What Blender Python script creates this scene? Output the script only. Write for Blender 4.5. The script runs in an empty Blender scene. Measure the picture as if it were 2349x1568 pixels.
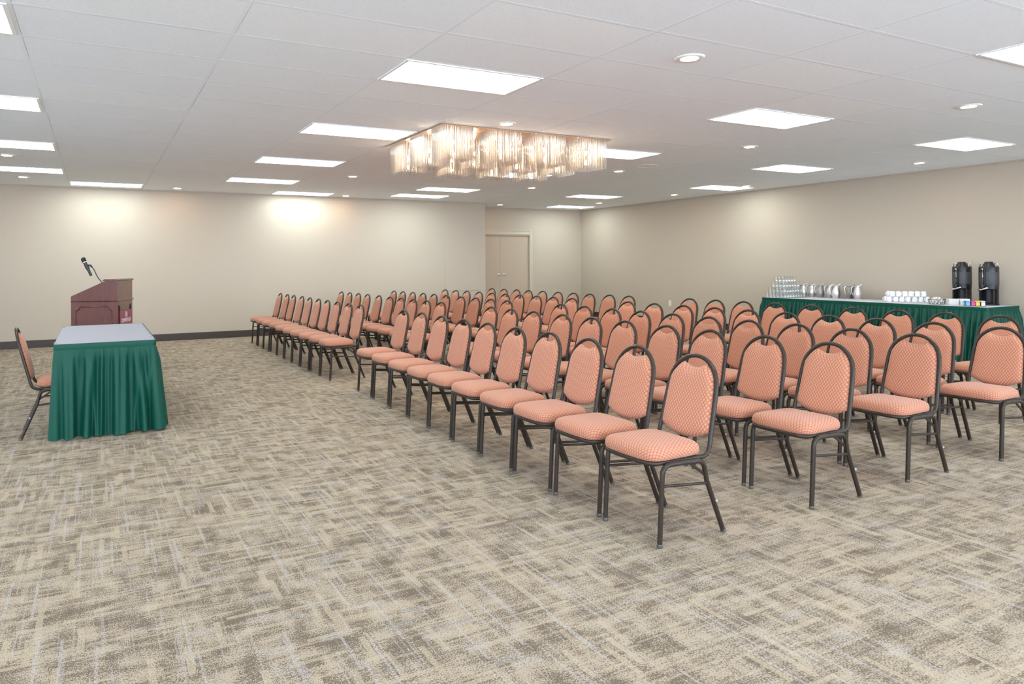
import bpy, bmesh, math, random
from mathutils import Vector, Matrix
random.seed(7)
PI = math.pi
S = bpy.context.scene
C = S.collection
CEIL = 2.954
LW, RW, RX = 10.565, 11.624, 12.65      # front wall, door-recess wall, right wall
BUMP = 8.92
X0, Y0 = -6.0, -8.0                     # the part of the room behind the camera

# ------------------------------------------------------------------ materials
def new_mat(name):
    m = bpy.data.materials.new(name); m.use_nodes = True
    nt = m.node_tree
    return m, nt, nt.nodes, nt.links, nt.nodes['Principled BSDF']
def mat(name, col, rough=.6, metal=0., spec=.5, coat=0., bump=0., bscale=200., sheen=0.):
    m, nt, N, L, b = new_mat(name)
    b.inputs['Base Color'].default_value = (*col, 1)
    b.inputs['Roughness'].default_value = rough
    b.inputs['Metallic'].default_value = metal
    b.inputs['Specular IOR Level'].default_value = spec
    b.inputs['Coat Weight'].default_value = coat
    b.inputs['Sheen Weight'].default_value = sheen
    if bump:
        t = N.new('ShaderNodeTexCoord'); n = N.new('ShaderNodeTexNoise'); n.inputs['Scale'].default_value = bscale
        bp = N.new('ShaderNodeBump'); bp.inputs['Strength'].default_value = bump; bp.inputs['Distance'].default_value = .002
        L.new(t.outputs['Object'], n.inputs['Vector']); L.new(n.outputs['Fac'], bp.inputs['Height']); L.new(bp.outputs['Normal'], b.inputs['Normal'])
    return m
def emit(name, col, strength):
    m, nt, N, L, b = new_mat(name)
    b.inputs['Base Color'].default_value = (.8, .8, .8, 1)
    b.inputs['Emission Color'].default_value = (*col, 1); b.inputs['Emission Strength'].default_value = strength
    return m
class NT:
    def __init__(s, nt): s.nt = nt
    def math(s, op, a, b=None, c=None, clamp=False):
        n = s.nt.nodes.new('ShaderNodeMath'); n.operation = op; n.use_clamp = clamp
        for i, v in enumerate((a, b, c)):
            if v is None: continue
            if isinstance(v, (int, float)): n.inputs[i].default_value = v
            else: s.nt.links.new(v, n.inputs[i])
        return n.outputs[0]
    def mapr(s, v, a, b, c=0., d=1.):
        n = s.nt.nodes.new('ShaderNodeMapRange'); n.inputs[1].default_value = a; n.inputs[2].default_value = b
        n.inputs[3].default_value = c; n.inputs[4].default_value = d; s.nt.links.new(v, n.inputs[0]); return n.outputs[0]
    def mix(s, f, a, b):
        n = s.nt.nodes.new('ShaderNodeMix'); n.data_type = 'RGBA'
        if isinstance(f, (int, float)): n.inputs[0].default_value = f
        else: s.nt.links.new(f, n.inputs[0])
        for i, v in ((6, a), (7, b)):
            if isinstance(v, tuple): n.inputs[i].default_value = (*v, 1)
            else: s.nt.links.new(v, n.inputs[i])
        return n.outputs[2]
    def noise(s, vec, scale, detail=2., rough=.5):
        n = s.nt.nodes.new('ShaderNodeTexNoise'); n.inputs['Scale'].default_value = scale
        n.inputs['Detail'].default_value = detail; n.inputs['Roughness'].default_value = rough
        s.nt.links.new(vec, n.inputs['Vector']); return n.outputs['Fac']
    def mapping(s, vec, scale=(1, 1, 1), loc=(0, 0, 0), rot=(0, 0, 0)):
        n = s.nt.nodes.new('ShaderNodeMapping'); n.inputs['Scale'].default_value = scale
        n.inputs['Location'].default_value = loc; n.inputs['Rotation'].default_value = rot
        s.nt.links.new(vec, n.inputs['Vector']); return n.outputs[0]

def carpet_mat():
    m, nt, N, L, b = new_mat('carpet'); t = NT(nt)
    co = N.new('ShaderNodeTexCoord').outputs['Object']
    sep = N.new('ShaderNodeSeparateXYZ'); L.new(co, sep.inputs[0])
    def wn(a, b_=None):
        n = N.new('ShaderNodeTexWhiteNoise'); n.noise_dimensions = '2D'
        cb = N.new('ShaderNodeCombineXYZ'); L.new(a, cb.inputs[0])
        if b_ is not None: L.new(b_, cb.inputs[1])
        L.new(cb.outputs[0], n.inputs['Vector']); return n.outputs['Value']
    wob = t.noise(t.mapping(co, (9, 9, 1)), 1.0, 1., .5)
    def bars(u, v, wid, length, seed):
        # staggered dashes running along u, each row wid wide
        vv = t.math('ADD', t.math('DIVIDE', v, wid), t.math('MULTIPLY', wob, .55))
        row = t.math('ADD', t.math('FLOOR', vv), seed)
        off = t.math('MULTIPLY', wn(row), 7.)
        seg = t.math('FLOOR', t.math('ADD', t.math('DIVIDE', u, length), off))
        return wn(row, seg)
    X_, Y_ = sep.outputs[0], sep.outputs[1]
    spk = t.noise(t.mapping(co, (260, 120, 1)), 1.0, 1., .5)             # tufts, a little longer along Y
    spk2 = t.noise(t.mapping(co, (120, 190, 1), (5, 5, 0)), 1.0, 1., .5)
    S1 = t.mapr(t.math('ADD', t.math('MULTIPLY', spk, .62), t.math('MULTIPLY', spk2, .38)), .33, .67)
    n1 = t.mapr(t.noise(t.mapping(co, (5.5, 14, 1)), 1.0, 2., .5), .34, .66)
    n2 = t.mapr(t.noise(t.mapping(co, (14, 5.5, 1), (13, 1, 0)), 1.0, 2., .5), .34, .66)
    b1 = bars(X_, Y_, .066, .16, 3.); b2 = bars(Y_, X_, .075, .13, 57.)
    fine = t.mapr(t.noise(t.mapping(co, (8, 85, 1), (1, 9, 0)), 1.0, 2., .5), .35, .65)
    dens = t.math('ADD', t.math('ADD', t.math('MULTIPLY', n1, .26), t.math('MULTIPLY', n2, .22)), t.math('ADD', t.math('MULTIPLY', b1, .20), t.math('MULTIPLY', b2, .16)))
    dens = t.math('ADD', dens, t.math('MULTIPLY', fine, .16))
    v = t.math('ADD', S1, t.math('MULTIPLY', t.math('SUBTRACT', dens, .49), 1.2))
    dark = t.mapr(v, .34, .70)
    c = t.mix(dark, (.388, .312, .236), (.146, .112, .082))
    d1 = bars(X_, Y_, .023, .22, 11.); d2 = bars(Y_, X_, .026, .19, 91.); d3 = bars(X_, Y_, .012, .30, 211.)
    cream = t.math('MAXIMUM', t.math('MAXIMUM', t.mapr(d1, .90, .93), t.mapr(d2, .92, .95)), t.math('MULTIPLY', t.mapr(d3, .88, .92), .7))
    c = t.mix(t.math('MULTIPLY', cream, t.mapr(S1, .15, .75, .9, .4)), c, (.44, .352, .255))
    e1 = bars(Y_, X_, .012, .36, 301.); e2 = bars(X_, Y_, .045, .12, 401.); e3 = bars(Y_, X_, .006, .25, 501.)
    grey = t.math('MAXIMUM', t.math('MAXIMUM', t.mapr(e1, .91, .95), t.math('MULTIPLY', t.mapr(e2, .92, .95), .6)), t.math('MULTIPLY', t.mapr(e3, .90, .94), .7))
    grey = t.math('MULTIPLY', grey, t.mapr(S1, .2, .8, .85, .2))
    c = t.mix(grey, c, (.415, .37, .345))
    L.new(c, b.inputs['Base Color']); b.inputs['Roughness'].default_value = .95; b.inputs['Specular IOR Level'].default_value = .1
    bp = N.new('ShaderNodeBump'); bp.inputs['Strength'].default_value = .35; bp.inputs['Distance'].default_value = .003
    L.new(spk, bp.inputs['Height']); L.new(bp.outputs['Normal'], b.inputs['Normal'])
    return m
def ceiling_mat():
    m, nt, N, L, b = new_mat('ceiling_tile'); t = NT(nt)
    co = N.new('ShaderNodeTexCoord').outputs['Object']
    n1 = t.noise(t.mapping(co, (130, 60, 60), (0, 0, 0), (0, 0, .6)), 1.0, 1., .4)
    n2 = t.noise(t.mapping(co, (60, 130, 60), (4, 4, 0), (0, 0, .5)), 1.0, 1., .4)
    sp = t.math('MAXIMUM', t.mapr(n1, .66, .72), t.mapr(n2, .67, .73))
    big = t.noise(co, .35, 2., .5)
    # some tiles were replaced at another date: whole tiles a shade apart
    sep = N.new('ShaderNodeSeparateXYZ'); L.new(co, sep.inputs[0])
    cx = t.math('FLOOR', t.math('DIVIDE', sep.outputs[0], 1.2192)); cy = t.math('FLOOR', t.math('DIVIDE', sep.outputs[1], .6096))
    comb = N.new('ShaderNodeCombineXYZ'); L.new(cx, comb.inputs[0]); L.new(cy, comb.inputs[1])
    wn = N.new('ShaderNodeTexWhiteNoise'); wn.noise_dimensions = '2D'; L.new(comb.outputs[0], wn.inputs['Vector'])
    tile = t.mix(t.mapr(wn.outputs['Value'], .8, .82), (.875, .93, .985), (.895, .945, .985))
    c = t.mix(t.math('MULTIPLY', sp, .3), tile, (.55, .54, .55))
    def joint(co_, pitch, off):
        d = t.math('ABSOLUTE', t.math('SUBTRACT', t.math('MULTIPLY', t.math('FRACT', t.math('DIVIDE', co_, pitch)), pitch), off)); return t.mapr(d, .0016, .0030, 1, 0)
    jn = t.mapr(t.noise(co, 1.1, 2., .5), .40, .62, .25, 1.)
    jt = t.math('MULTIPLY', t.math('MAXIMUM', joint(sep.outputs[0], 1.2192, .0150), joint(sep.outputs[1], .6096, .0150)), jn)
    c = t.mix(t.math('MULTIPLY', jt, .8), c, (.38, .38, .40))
    L.new(c, b.inputs['Base Color']); b.inputs['Roughness'].default_value = .9; b.inputs['Specular IOR Level'].default_value = .15
    bp = N.new('ShaderNodeBump'); bp.inputs['Strength'].default_value = .25; bp.inputs['Distance'].default_value = .003; bp.invert = True
    L.new(sp, bp.inputs['Height']); L.new(bp.outputs['Normal'], b.inputs['Normal'])
    return m
def wall_mat():
    m, nt, N, L, b = new_mat('wall_covering'); t = NT(nt)
    co = N.new('ShaderNodeTexCoord').outputs['Object']
    n = t.noise(t.mapping(co, (6, 6, 160)), 1.0, 2., .6); n2 = t.noise(t.mapping(co, (240, 240, 40)), 1.0, 1., .5)
    f = t.math('ADD', t.math('MULTIPLY', n, .6), t.math('MULTIPLY', n2, .4))
    c = t.mix(t.mapr(f, .35, .65), (.510, .436, .354), (.528, .452, .368))
    L.new(c, b.inputs['Base Color']); b.inputs['Roughness'].default_value = .55; b.inputs['Specular IOR Level'].default_value = .25
    bp = N.new('ShaderNodeBump'); bp.inputs['Strength'].default_value = .12; bp.inputs['Distance'].default_value = .001
    L.new(f, bp.inputs['Height']); L.new(bp.outputs['Normal'], b.inputs['Normal'])
    return m
def fabric_mat():
    m, nt, N, L, b = new_mat('peach_diamond_fabric'); t = NT(nt)
    uv = N.new('ShaderNodeTexCoord').outputs['UV']
    sep = N.new('ShaderNodeSeparateXYZ'); L.new(uv, sep.inputs[0])
    W, H = .0195, .0295
    u = t.math('DIVIDE', sep.outputs[0], W); v = t.math('DIVIDE', sep.outputs[1], H)
    a = t.math('FRACT', t.math('ADD', u, v)); bb = t.math('FRACT', t.math('SUBTRACT', u, v))
    da = t.math('SUBTRACT', .5, t.math('ABSOLUTE', t.math('SUBTRACT', a, .5)))
    db = t.math('SUBTRACT', .5, t.math('ABSOLUTE', t.math('SUBTRACT', bb, .5)))
    mn = t.math('MINIMUM', da, db)
    line = t.mapr(mn, .035, .085, 1, 0)
    dot = t.mapr(mn, .14, .48)
    c = t.mix(dot, (.45, .190, .117), (.535, .305, .186))
    c = t.mix(line, c, (.34, .095, .062))
    L.new(c, b.inputs['Base Color']); b.inputs['Roughness'].default_value = .8; b.inputs['Specular IOR Level'].default_value = .25
    b.inputs['Sheen Weight'].default_value = .15
    bp = N.new('ShaderNodeBump'); bp.inputs['Strength'].default_value = .3; bp.inputs['Distance'].default_value = .001
    L.new(mn, bp.inputs['Height']); L.new(bp.outputs['Normal'], b.inputs['Normal'])
    return m
def frame_mat():
    m, nt, N, L, b = new_mat('bronze_powder_coat'); t = NT(nt)
    co = N.new('ShaderNodeTexCoord').outputs['Object']
    n = t.noise(co, 350, 2., .6)
    c = t.mix(t.mapr(n, .35, .7), (.018, .0118, .0080), (.048, .035, .026))
    L.new(c, b.inputs['Base Color']); b.inputs['Roughness'].default_value = .36; b.inputs['Specular IOR Level'].default_value = .3
    bp = N.new('ShaderNodeBump'); bp.inputs['Strength'].default_value = .2; bp.inputs['Distance'].default_value = .001
    L.new(n, bp.inputs['Height']); L.new(bp.outputs['Normal'], b.inputs['Normal'])
    return m
def wood_mat():
    m, nt, N, L, b = new_mat('mahogany'); t = NT(nt)
    co = N.new('ShaderNodeTexCoord').outputs['Object']
    n = t.noise(t.mapping(co, (8, 8, 1.4)), 3.0, 4., .6)
    c = t.mix(t.mapr(n, .3, .7), (.066, .0095, .0062), (.125, .022, .013))
    L.new(c, b.inputs['Base Color']); b.inputs['Roughness'].default_value = .35
    b.inputs['Coat Weight'].default_value = .9; b.inputs['Coat Roughness'].default_value = .16; b.inputs['Specular IOR Level'].default_value = .4
    return m
def skirt_mat():
    m, nt, N, L, b = new_mat('green_skirt_cloth'); t = NT(nt)
    co = N.new('ShaderNodeTexCoord').outputs['Object']
    n = t.noise(co, 500, 2., .6)
    c = t.mix(n, (.0015, .042, .027), (.003, .090, .060))
    L.new(c, b.inputs['Base Color']); b.inputs['Roughness'].default_value = .5; b.inputs['Specular IOR Level'].default_value = .25
    b.inputs['Sheen Weight'].default_value = .0
    return m
def glass_mat(name, tr=.62, gl=.2, tint=(1, 1, 1), rough=.03, white=(.9, .9, .9)):
    m = bpy.data.materials.new(name); m.use_nodes = True; nt = m.node_tree; N = nt.nodes; L = nt.links
    N.clear(); o = N.new('ShaderNodeOutputMaterial'); t = NT(nt)
    T = N.new('ShaderNodeBsdfTransparent'); T.inputs[0].default_value = (*tint, 1)
    G = N.new('ShaderNodeBsdfGlossy'); G.inputs['Roughness'].default_value = rough
    D = N.new('ShaderNodeBsdfTranslucent'); D.inputs[0].default_value = (*white, 1)
    lw = N.new('ShaderNodeLayerWeight'); lw.inputs[0].default_value = .45
    a = N.new('ShaderNodeMixShader'); bm = N.new('ShaderNodeMixShader')
    f = t.mapr(lw.outputs['Facing'], 0, 1, gl, min(1, gl + .55))
    L.new(f, a.inputs[0]); L.new(T.outputs[0], a.inputs[1]); L.new(G.outputs[0], a.inputs[2])
    bm.inputs[0].default_value = 1 - tr
    L.new(a.outputs[0], bm.inputs[1]); L.new(D.outputs[0], bm.inputs[2]); L.new(bm.outputs[0], o.inputs[0])
    return m

M = dict(
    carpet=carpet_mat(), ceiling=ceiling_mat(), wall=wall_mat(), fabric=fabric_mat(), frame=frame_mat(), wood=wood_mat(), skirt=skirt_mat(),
    grid=mat('ceiling_grid_paint', (.86, .915, .97), .9, spec=.05), base=mat('dark_brown_vinyl', (.048, .032, .026), .45),
    door=mat('door_paint', (.50, .405, .312), .5), casing=mat('casing_paint', (.55, .49, .38), .4), knob=mat('satin_nickel', (.75, .74, .72), .22, 1.),
    plate=mat('ivory_plastic', (.80, .76, .64), .4), panel=mat('painted_panel', (.514, .436, .355), .5),
    foot=mat('grey_plastic_glide', (.07, .065, .055), .4), bumper=mat('clear_bumper', (.36, .34, .32), .25),
    troffer=emit('troffer_lens', (.85, .99, .99), 10.5), housing=mat('white_housing', (.86, .86, .86), .4),
    lamp=emit('warm_lamp', (1., .66, .40), 70.), ring=mat('white_trim_ring', (.88, .88, .86), .35),
    bulb=emit('bulb_glow', (1., .73, .50), 400.), brass=mat('polished_brass', (.95, .70, .52), .16, 1.),
    rod=glass_mat('glass_rod', .50, .34, (1, .99, .98), .12, (.99, .98, .97)),
    tumbler=glass_mat('tumbler_glass', .965, .10, (.985, .995, .99), .04, (.95, .97, .96)),
    linen=mat('white_linen', (.355, .34, .385), .85, bump=.15, bscale=600), linen2=mat('table_linen', (.64, .63, .70), .85, bump=.15, bscale=600), clip=mat('clear_clip', (.22, .22, .20), .3),
    steel=mat('brushed_steel', (.86, .84, .84), .33, .92), china=mat('white_china', (.83, .82, .84), .18), napkin=mat('napkin_paper', (.80, .78, .79), .9),
    black=mat('black_plastic', (.012, .011, .013), .35), grey=mat('charcoal_band', (.055, .057, .066), .5), chrome=mat('chrome', (.85, .84, .84), .12, 1.),
    clear=glass_mat('clear_plastic', .8, .35, (.95, .93, .97), .08), wire=mat('dark_wire', (.06, .055, .06), .35, .6),
    creamer=mat('creamer_white', (.86, .85, .82), .4), blue=mat('blue_packet', (.16, .42, .68), .6), pink=mat('pink_packet', (.62, .06, .17), .6),
    yellow=mat('yellow_packet', (.80, .50, .10), .6), pale=mat('pale_packet', (.68, .76, .60), .6),
    sign=mat('maroon_sign', (.225, .055, .095), .4), sign_white=mat('sign_pink_white', (.78, .62, .66), .5), mic=mat('microphone_black', (.025, .025, .032), .4), grille=mat('grille_black', (.02, .02, .022), .5, .5),
    speaker=mat('speaker_grille', (.86, .86, .86), .6), glasspane=glass_mat('window_glass', 1., .06), mullion=mat('mullion', (.25, .22, .2), .4))

# ------------------------------------------------------------------ mesh helpers
def box(bm, c, s, rz=0):
    r = bmesh.ops.create_cube(bm, size=1.0, matrix=Matrix.Translation(c) @ Matrix.Rotation(rz, 4, 'Z') @ Matrix.Diagonal((*s, 1)))
    return r['verts']
def box2(bm, a, b): return box(bm, [(a[i] + b[i]) / 2 for i in range(3)], [abs(b[i] - a[i]) for i in range(3)])
def tube(bm, pts, r, n=8, closed=False, cap=True, sq=0., up=None):
    """sweep a round (sq=0) to square-ish (sq=1) section along pts"""
    pts = [Vector(p) for p in pts]; m = len(pts); rings = []
    rr = r if isinstance(r, (list, tuple)) else [r] * m
    prev = None
    for i, p in enumerate(pts):
        if closed: t = pts[(i + 1) % m] - pts[i - 1]
        else: t = pts[min(i + 1, m - 1)] - pts[max(i - 1, 0)]
        t.normalize()
        if prev is None:
            ref = Vector(up) if up else (Vector((0, 0, 1)) if abs(t.z) < .9 else Vector((1, 0, 0)))
            nrm = (ref - t * ref.dot(t)).normalized()
        else: nrm = (prev - t * prev.dot(t)).normalized()
        prev = nrm; bn = t.cross(nrm); ring = []
        for k in range(n):
            a = 2 * PI * (k + .5) / n; ca, sa = math.cos(a), math.sin(a)
            f = 1.0
            if sq: f = 1 + sq * (1 / max(abs(ca), abs(sa)) - 1)
            ring.append(bm.verts.new(p + (nrm * ca + bn * sa) * rr[i] * f))
        rings.append(ring)
    for i in range(m if closed else m - 1):
        A, B = rings[i], rings[(i + 1) % m]
        for k in range(n): bm.faces.new((A[k], A[(k + 1) % n], B[(k + 1) % n], B[k]))
    if cap and not closed:
        bm.faces.new(rings[0][::-1]); bm.faces.new(rings[-1])
def lathe(bm, prof, n=20, mtx=None, cap0=False, cap1=False):
    rings = []
    for r, z in prof:
        ring = [bm.verts.new((r * math.cos(2 * PI * k / n), r * math.sin(2 * PI * k / n), z)) for k in range(n)]; rings.append(ring)
    for A, B in zip(rings, rings[1:]):
        for k in range(n): bm.faces.new((A[k], A[(k + 1) % n], B[(k + 1) % n], B[k]))
    if cap0: bm.faces.new(rings[0][::-1])
    if cap1: bm.faces.new(rings[-1])
    if mtx is not None: bmesh.ops.transform(bm, matrix=mtx, verts=[v for R in rings for v in R])
def prism(bm, poly, axis_fn, d0, d1):
    """poly of 2D points -> axis_fn(u, v, d)"""
    A = [bm.verts.new(axis_fn(u, v, d0)) for u, v in poly]; B = [bm.verts.new(axis_fn(u, v, d1)) for u, v in poly]
    bm.faces.new(A[::-1]); bm.faces.new(B)
    for i in range(len(poly)):
        j = (i + 1) % len(poly); bm.faces.new((A[i], A[j], B[j], B[i]))
def arc(c, r, a0, a1, n, f):
    return [f(c[0] + r * math.cos(a0 + (a1 - a0) * i / n), c[1] + r * math.sin(a0 + (a1 - a0) * i / n)) for i in range(n + 1)]
def obj(name, bm, m, parent=None, smooth=None, loc=None, bevel=0.):
    bmesh.ops.recalc_face_normals(bm, faces=bm.faces)
    me = bpy.data.meshes.new(name); bm.to_mesh(me); bm.free()
    me.materials.append(M[m] if isinstance(m, str) else m)
    o = bpy.data.objects.new(name, me); C.objects.link(o)
    if smooth is not None:
        for p in me.polygons: p.use_smooth = True
        if smooth < 180: me.set_sharp_from_angle(angle=math.radians(smooth))
    if bevel:
        md = o.modifiers.new('bevel', 'BEVEL'); md.width = bevel; md.segments = 2; md.limit_method = 'ANGLE'
    if loc: o.location = loc
    if parent: o.parent = parent
    return o
def tag(o, label, cat, group=None):
    o['label'] = label; o['category'] = cat
    if group: o['group'] = group
    return o
def thing(name, label, cat, loc=(0, 0, 0), rz=0., group=None):
    o = bpy.data.objects.new(name, None); o.empty_display_size = .05; C.objects.link(o)
    o.location = loc; o.rotation_euler = (0, 0, rz); return tag(o, label, cat, group)
def struct(name, bm, m, parent=None, **k):
    o = obj(name, bm, m, parent, **k)
    if parent is None: o['kind'] = 'structure'
    return o
def dup(root, loc, rz=None, label=None, group=None):
    r = root.copy(); C.objects.link(r); r.location = loc
    if rz is not None: r.rotation_euler = (0, 0, rz)
    if label: r['label'] = label
    if group: r['group'] = group
    for ch in root.children:
        c = ch.copy(); C.objects.link(c); c.parent = r
        for g in ch.children:
            d = g.copy(); C.objects.link(d); d.parent = c
    return r
B = bmesh.new
ORD = ['first', 'second', 'third', 'fourth', 'fifth', 'sixth', 'seventh', 'eighth', 'ninth', 'tenth', 'eleventh', 'twelfth']

# ------------------------------------------------------------------ room shell
bm = B(); box2(bm, (X0, Y0, -.1), (RX + .2, RW + .2, 0)); struct('floor', bm, 'carpet')
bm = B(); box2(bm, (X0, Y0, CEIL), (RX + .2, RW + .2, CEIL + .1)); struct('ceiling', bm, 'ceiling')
bm = B(); box2(bm, (X0, LW, 0), (BUMP, RW + .2, CEIL)); struct('wall_front', bm, 'wall')
DX0, DX1, DH = 9.14, 10.93, 2.235
bm = B(); box2(bm, (BUMP, RW, 0), (DX0, RW + .2, CEIL)); box2(bm, (DX1, RW, 0), (RX, RW + .2, CEIL)); box2(bm, (DX0, RW, DH), (DX1, RW + .2, CEIL)); struct('wall_recess', bm, 'wall')
bm = B(); box2(bm, (RX, Y0, 0), (RX + .2, RW + .2, CEIL)); struct('wall_right', bm, 'wall')
bm = B(); box2(bm, (X0 - .2, 3.6, 0), (X0, LW, CEIL)); box2(bm, (X0 - .2, Y0, 0), (X0, 3.6, .25)); box2(bm, (X0 - .2, Y0, 2.75), (X0, 3.6, CEIL))  # unseen wall cut open to let in added fill light
box2(bm, (X0 - .2, -3.2, .25), (X0, .8, 2.75))  # solid stretch added to block the openings' reflection in the lectern side
struct('wall_left', bm, 'wall')
for i, (a, b_) in enumerate(((Y0, -3.2), (.8, 3.6))):  # frames for the added openings in the left wall
    bm = B()
    for k in range(4):
        y = a + .02 + (b_ - a - .04) * k / 3; box2(bm, (X0 - .13, y - .02, .25), (X0 - .07, y + .02, 2.75))
    struct('window_%d' % (i + 5), bm, 'mullion')
# made-up openings behind the camera, added to light the ceiling: piers, sill and head
bm = B()
box2(bm, (X0 - .2, Y0 - .2, 0), (RX + .2, Y0, .25)); box2(bm, (X0 - .2, Y0 - .2, 2.75), (RX + .2, Y0, CEIL))
for x in (X0 - .1, -1.6, 3.1, 7.8, RX): box2(bm, (x - .1, Y0 - .2, .25), (x + .1, Y0, 2.75))
struct('wall_rear', bm, 'wall')
for i, (a, b_) in enumerate(((X0, -1.7), (-1.5, 3.0), (3.2, 7.7), (7.9, RX - .1))):
    bm = B()
    n = 3
    for k in range(n + 1):
        x = a + .02 + (b_ - a - .04) * k / n; box2(bm, (x - .02, Y0 - .13, .25), (x + .02, Y0 - .07, 2.75))
    struct('window_%d' % (i + 1), bm, 'mullion')
# baseboards
for nm, a, b_ in (('baseboard_front', (X0, LW - .014, 0), (BUMP + .014, LW, .137)), ('baseboard_right', (RX - .014, Y0, 0), (RX, RW, .137)),
                  ('baseboard_recess', (DX1 + .14, RW - .014, 0), (RX - .014, RW, .137)), ('baseboard_left', (X0, Y0, 0), (X0 + .014, LW - .014, .137))):
    bm = B(); box2(bm, a, b_); struct(nm, bm, 'base', bevel=.006)
# suspended ceiling grid (T-bars just proud of the tiles)
bm = B(); h = .0006
for i in range(-4, 11):
    x = i * 1.2192
    if X0 < x < RX: box2(bm, (x - .012, Y0, CEIL - h), (x + .012, RW if x > BUMP else LW, CEIL))
for j in range(-13, 20):
    y = j * .6096
    if Y0 < y < RW: box2(bm, (X0 if y < LW else BUMP, y - .012, CEIL - h * .7), (RX, y + .012, CEIL))
struct('trim_1', bm, 'grid')
bm = B(); box2(bm, (X0, LW - .022, CEIL - .02), (BUMP + .02, LW, CEIL - .001)); box2(bm, (RX - .022, Y0, CEIL - .02), (RX, RW, CEIL - .001)); box2(bm, (BUMP, RW - .022, CEIL - .02), (RX, RW, CEIL - .001)); struct('trim_2', bm, 'wall')
# double door
bm = B(); SEAM = 10.02; box2(bm, (SEAM + .004, RW + .045, .01), (DX1 - .012, RW + .09, DH - .012)); d1 = struct('door_1', bm, 'door')
bm = B(); box2(bm, (DX0 + .012, RW + .045, .01), (SEAM - .004, RW + .09, DH - .012)); d2 = struct('door_2', bm, 'door')
for d, x in ((d1, 10.135), (d2, 9.975)):
    bm = B(); mtx = Matrix.Translation((x, RW + .045, 1.185)) @ Matrix.Rotation(PI / 2, 4, 'X')
    lathe(bm, [(.033, 0), (.033, .006), (.012, .012), (.011, .035), (.024, .042), (.029, .055), (.026, .068), (.012, .074)], 16, mtx, True, True)
    obj('door_knob', bm, 'knob', d, smooth=50)
bm = B()
pro = [(0, 0), (.13, 0), (.13, .03), (.105, .03), (.10, .022), (.06, .016), (.03, .024), (0, .012)]
prism(bm, pro, lambda u, v, d: (DX1 + u, RW - v, d), 0, DH + .13)
prism(bm, pro, lambda u, v, d: (DX0 - u, RW - v, d), 0, DH + .13)
prism(bm, pro, lambda u, v, d: (d, RW - v, DH + u), DX0 - .0, DX1 + .0)
for x in (DX0, DX1): box2(bm, (x - .012, RW - .001, 0), (x + .012, RW + .16, DH))
box2(bm, (DX0, RW - .001, DH - .012), (DX1, RW + .16, DH + .01))
struct('trim_3', bm, 'casing', smooth=35)
# small wall fittings
bm = B(); box2(bm, (7.81, LW - .009, .83), (8.73, LW - .001, 2.05)); tag(obj('access_panel', bm, 'panel', bevel=.002), 'flush beige panel painted like the wall, near the door recess', 'panel')
t = thing('wall_outlet', 'ivory duplex outlet low on the long wall right of the door recess', 'outlet', (RX, 8.255, .50))
bm = B(); box(bm, (-.003, 0, 0), (.006, .085, .135)); obj('cover_plate', bm, 'plate', t, bevel=.002)
for dz in (-.027, .027):
    bm = B(); lathe(bm, [(.019, 0), (.019, .004)], 14, Matrix.Translation((-.006, 0, dz)) @ Matrix.Rotation(-PI / 2, 4, 'Y'), True, True); obj('socket', bm, 'china', t)

# ------------------------------------------------------------------ ceiling lights
def troffer(label, x, y):
    t = thing('troffer_light', label, 'ceiling light', (x, y, CEIL), 0, 'recessed fluorescent ceiling panels')
    w, d = 1.2192 / 2 - .012, .6096 / 2 - .012; f = .022
    bm = B()
    for a, b_ in (((-w, -d, -.009), (w, -d + f, -.001)), ((-w, d - f, -.009), (w, d, -.001)), ((-w, -d + f, -.009), (-w + f, d - f, -.001)), ((w - f, -d + f, -.009), (w, d - f, -.001))): box2(bm, a, b_)
    obj('frame', bm, 'housing', t)
    bm = B(); box2(bm, (-w + f + .001, -d + f + .001, -.007), (w - f - .001, d - f - .001, -.002)); obj('diffuser', bm, 'troffer', t)
    return t
cx = lambda i: (i + .5) * 1.2192
cy = lambda j: (j + .5) * .6096
TRO = [(2, 1, 'largest light panel, in the foreground above the middle of the room'), (2, 5, 'light panel just left of the crystal chandelier'),
       (2, 9, 'light panel behind the one beside the chandelier, third in its line'), (2, 13, 'light panel fourth in the line left of the chandelier'),
       (3, 16, 'light panel nearest the front wall, over its middle'), (0, 15.7, 'light panel against the front wall above the lectern'),
       (-1, 1, 'light panel cut by the top left corner of the view'), (-1, 5, 'light panel at the left edge, second from the camera'),
       (-1, 9, 'light panel at the left edge, third from the camera'), (-1, 13, 'light panel at the left edge, farthest of its line'),
       (5, 13, 'light panel beyond the chandelier, below its left half'), (5, 15.2, 'light panel near the front wall end, beyond the chandelier'),
       (5, 1, 'bright light panel right of centre, nearest to the right of chandelier'), (5, 5, 'light panel showing from behind the right end of the chandelier'),
       (5, 9, 'light panel hidden behind the rods of the chandelier'), (8, 1, 'light panel over the buffet table, nearest the right edge'),
       (8, 5, 'light panel second over the right side, above the tumblers'), (9, 9, 'light panel close to the right wall with a downlight at its corner'),
       (8, 13, 'light panel in front of the door recess, right of the door'), (9, 17, 'light panel inside the door recess, farthest of all'),
       (5, -3, 'light panel cut by the top right edge of the view'), (2, -3, 'light panel above and behind the camera'), (-1, -3, 'light panel behind the camera to the left'),
       (8, -3, 'light panel behind the camera to the right'), (2, -7, 'rear light panel above the back of the room'), (5, -7, 'rear light panel right of the back of the room')]
for i, j, lb in TRO: troffer(lb, cx(i), cy(j))
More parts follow.
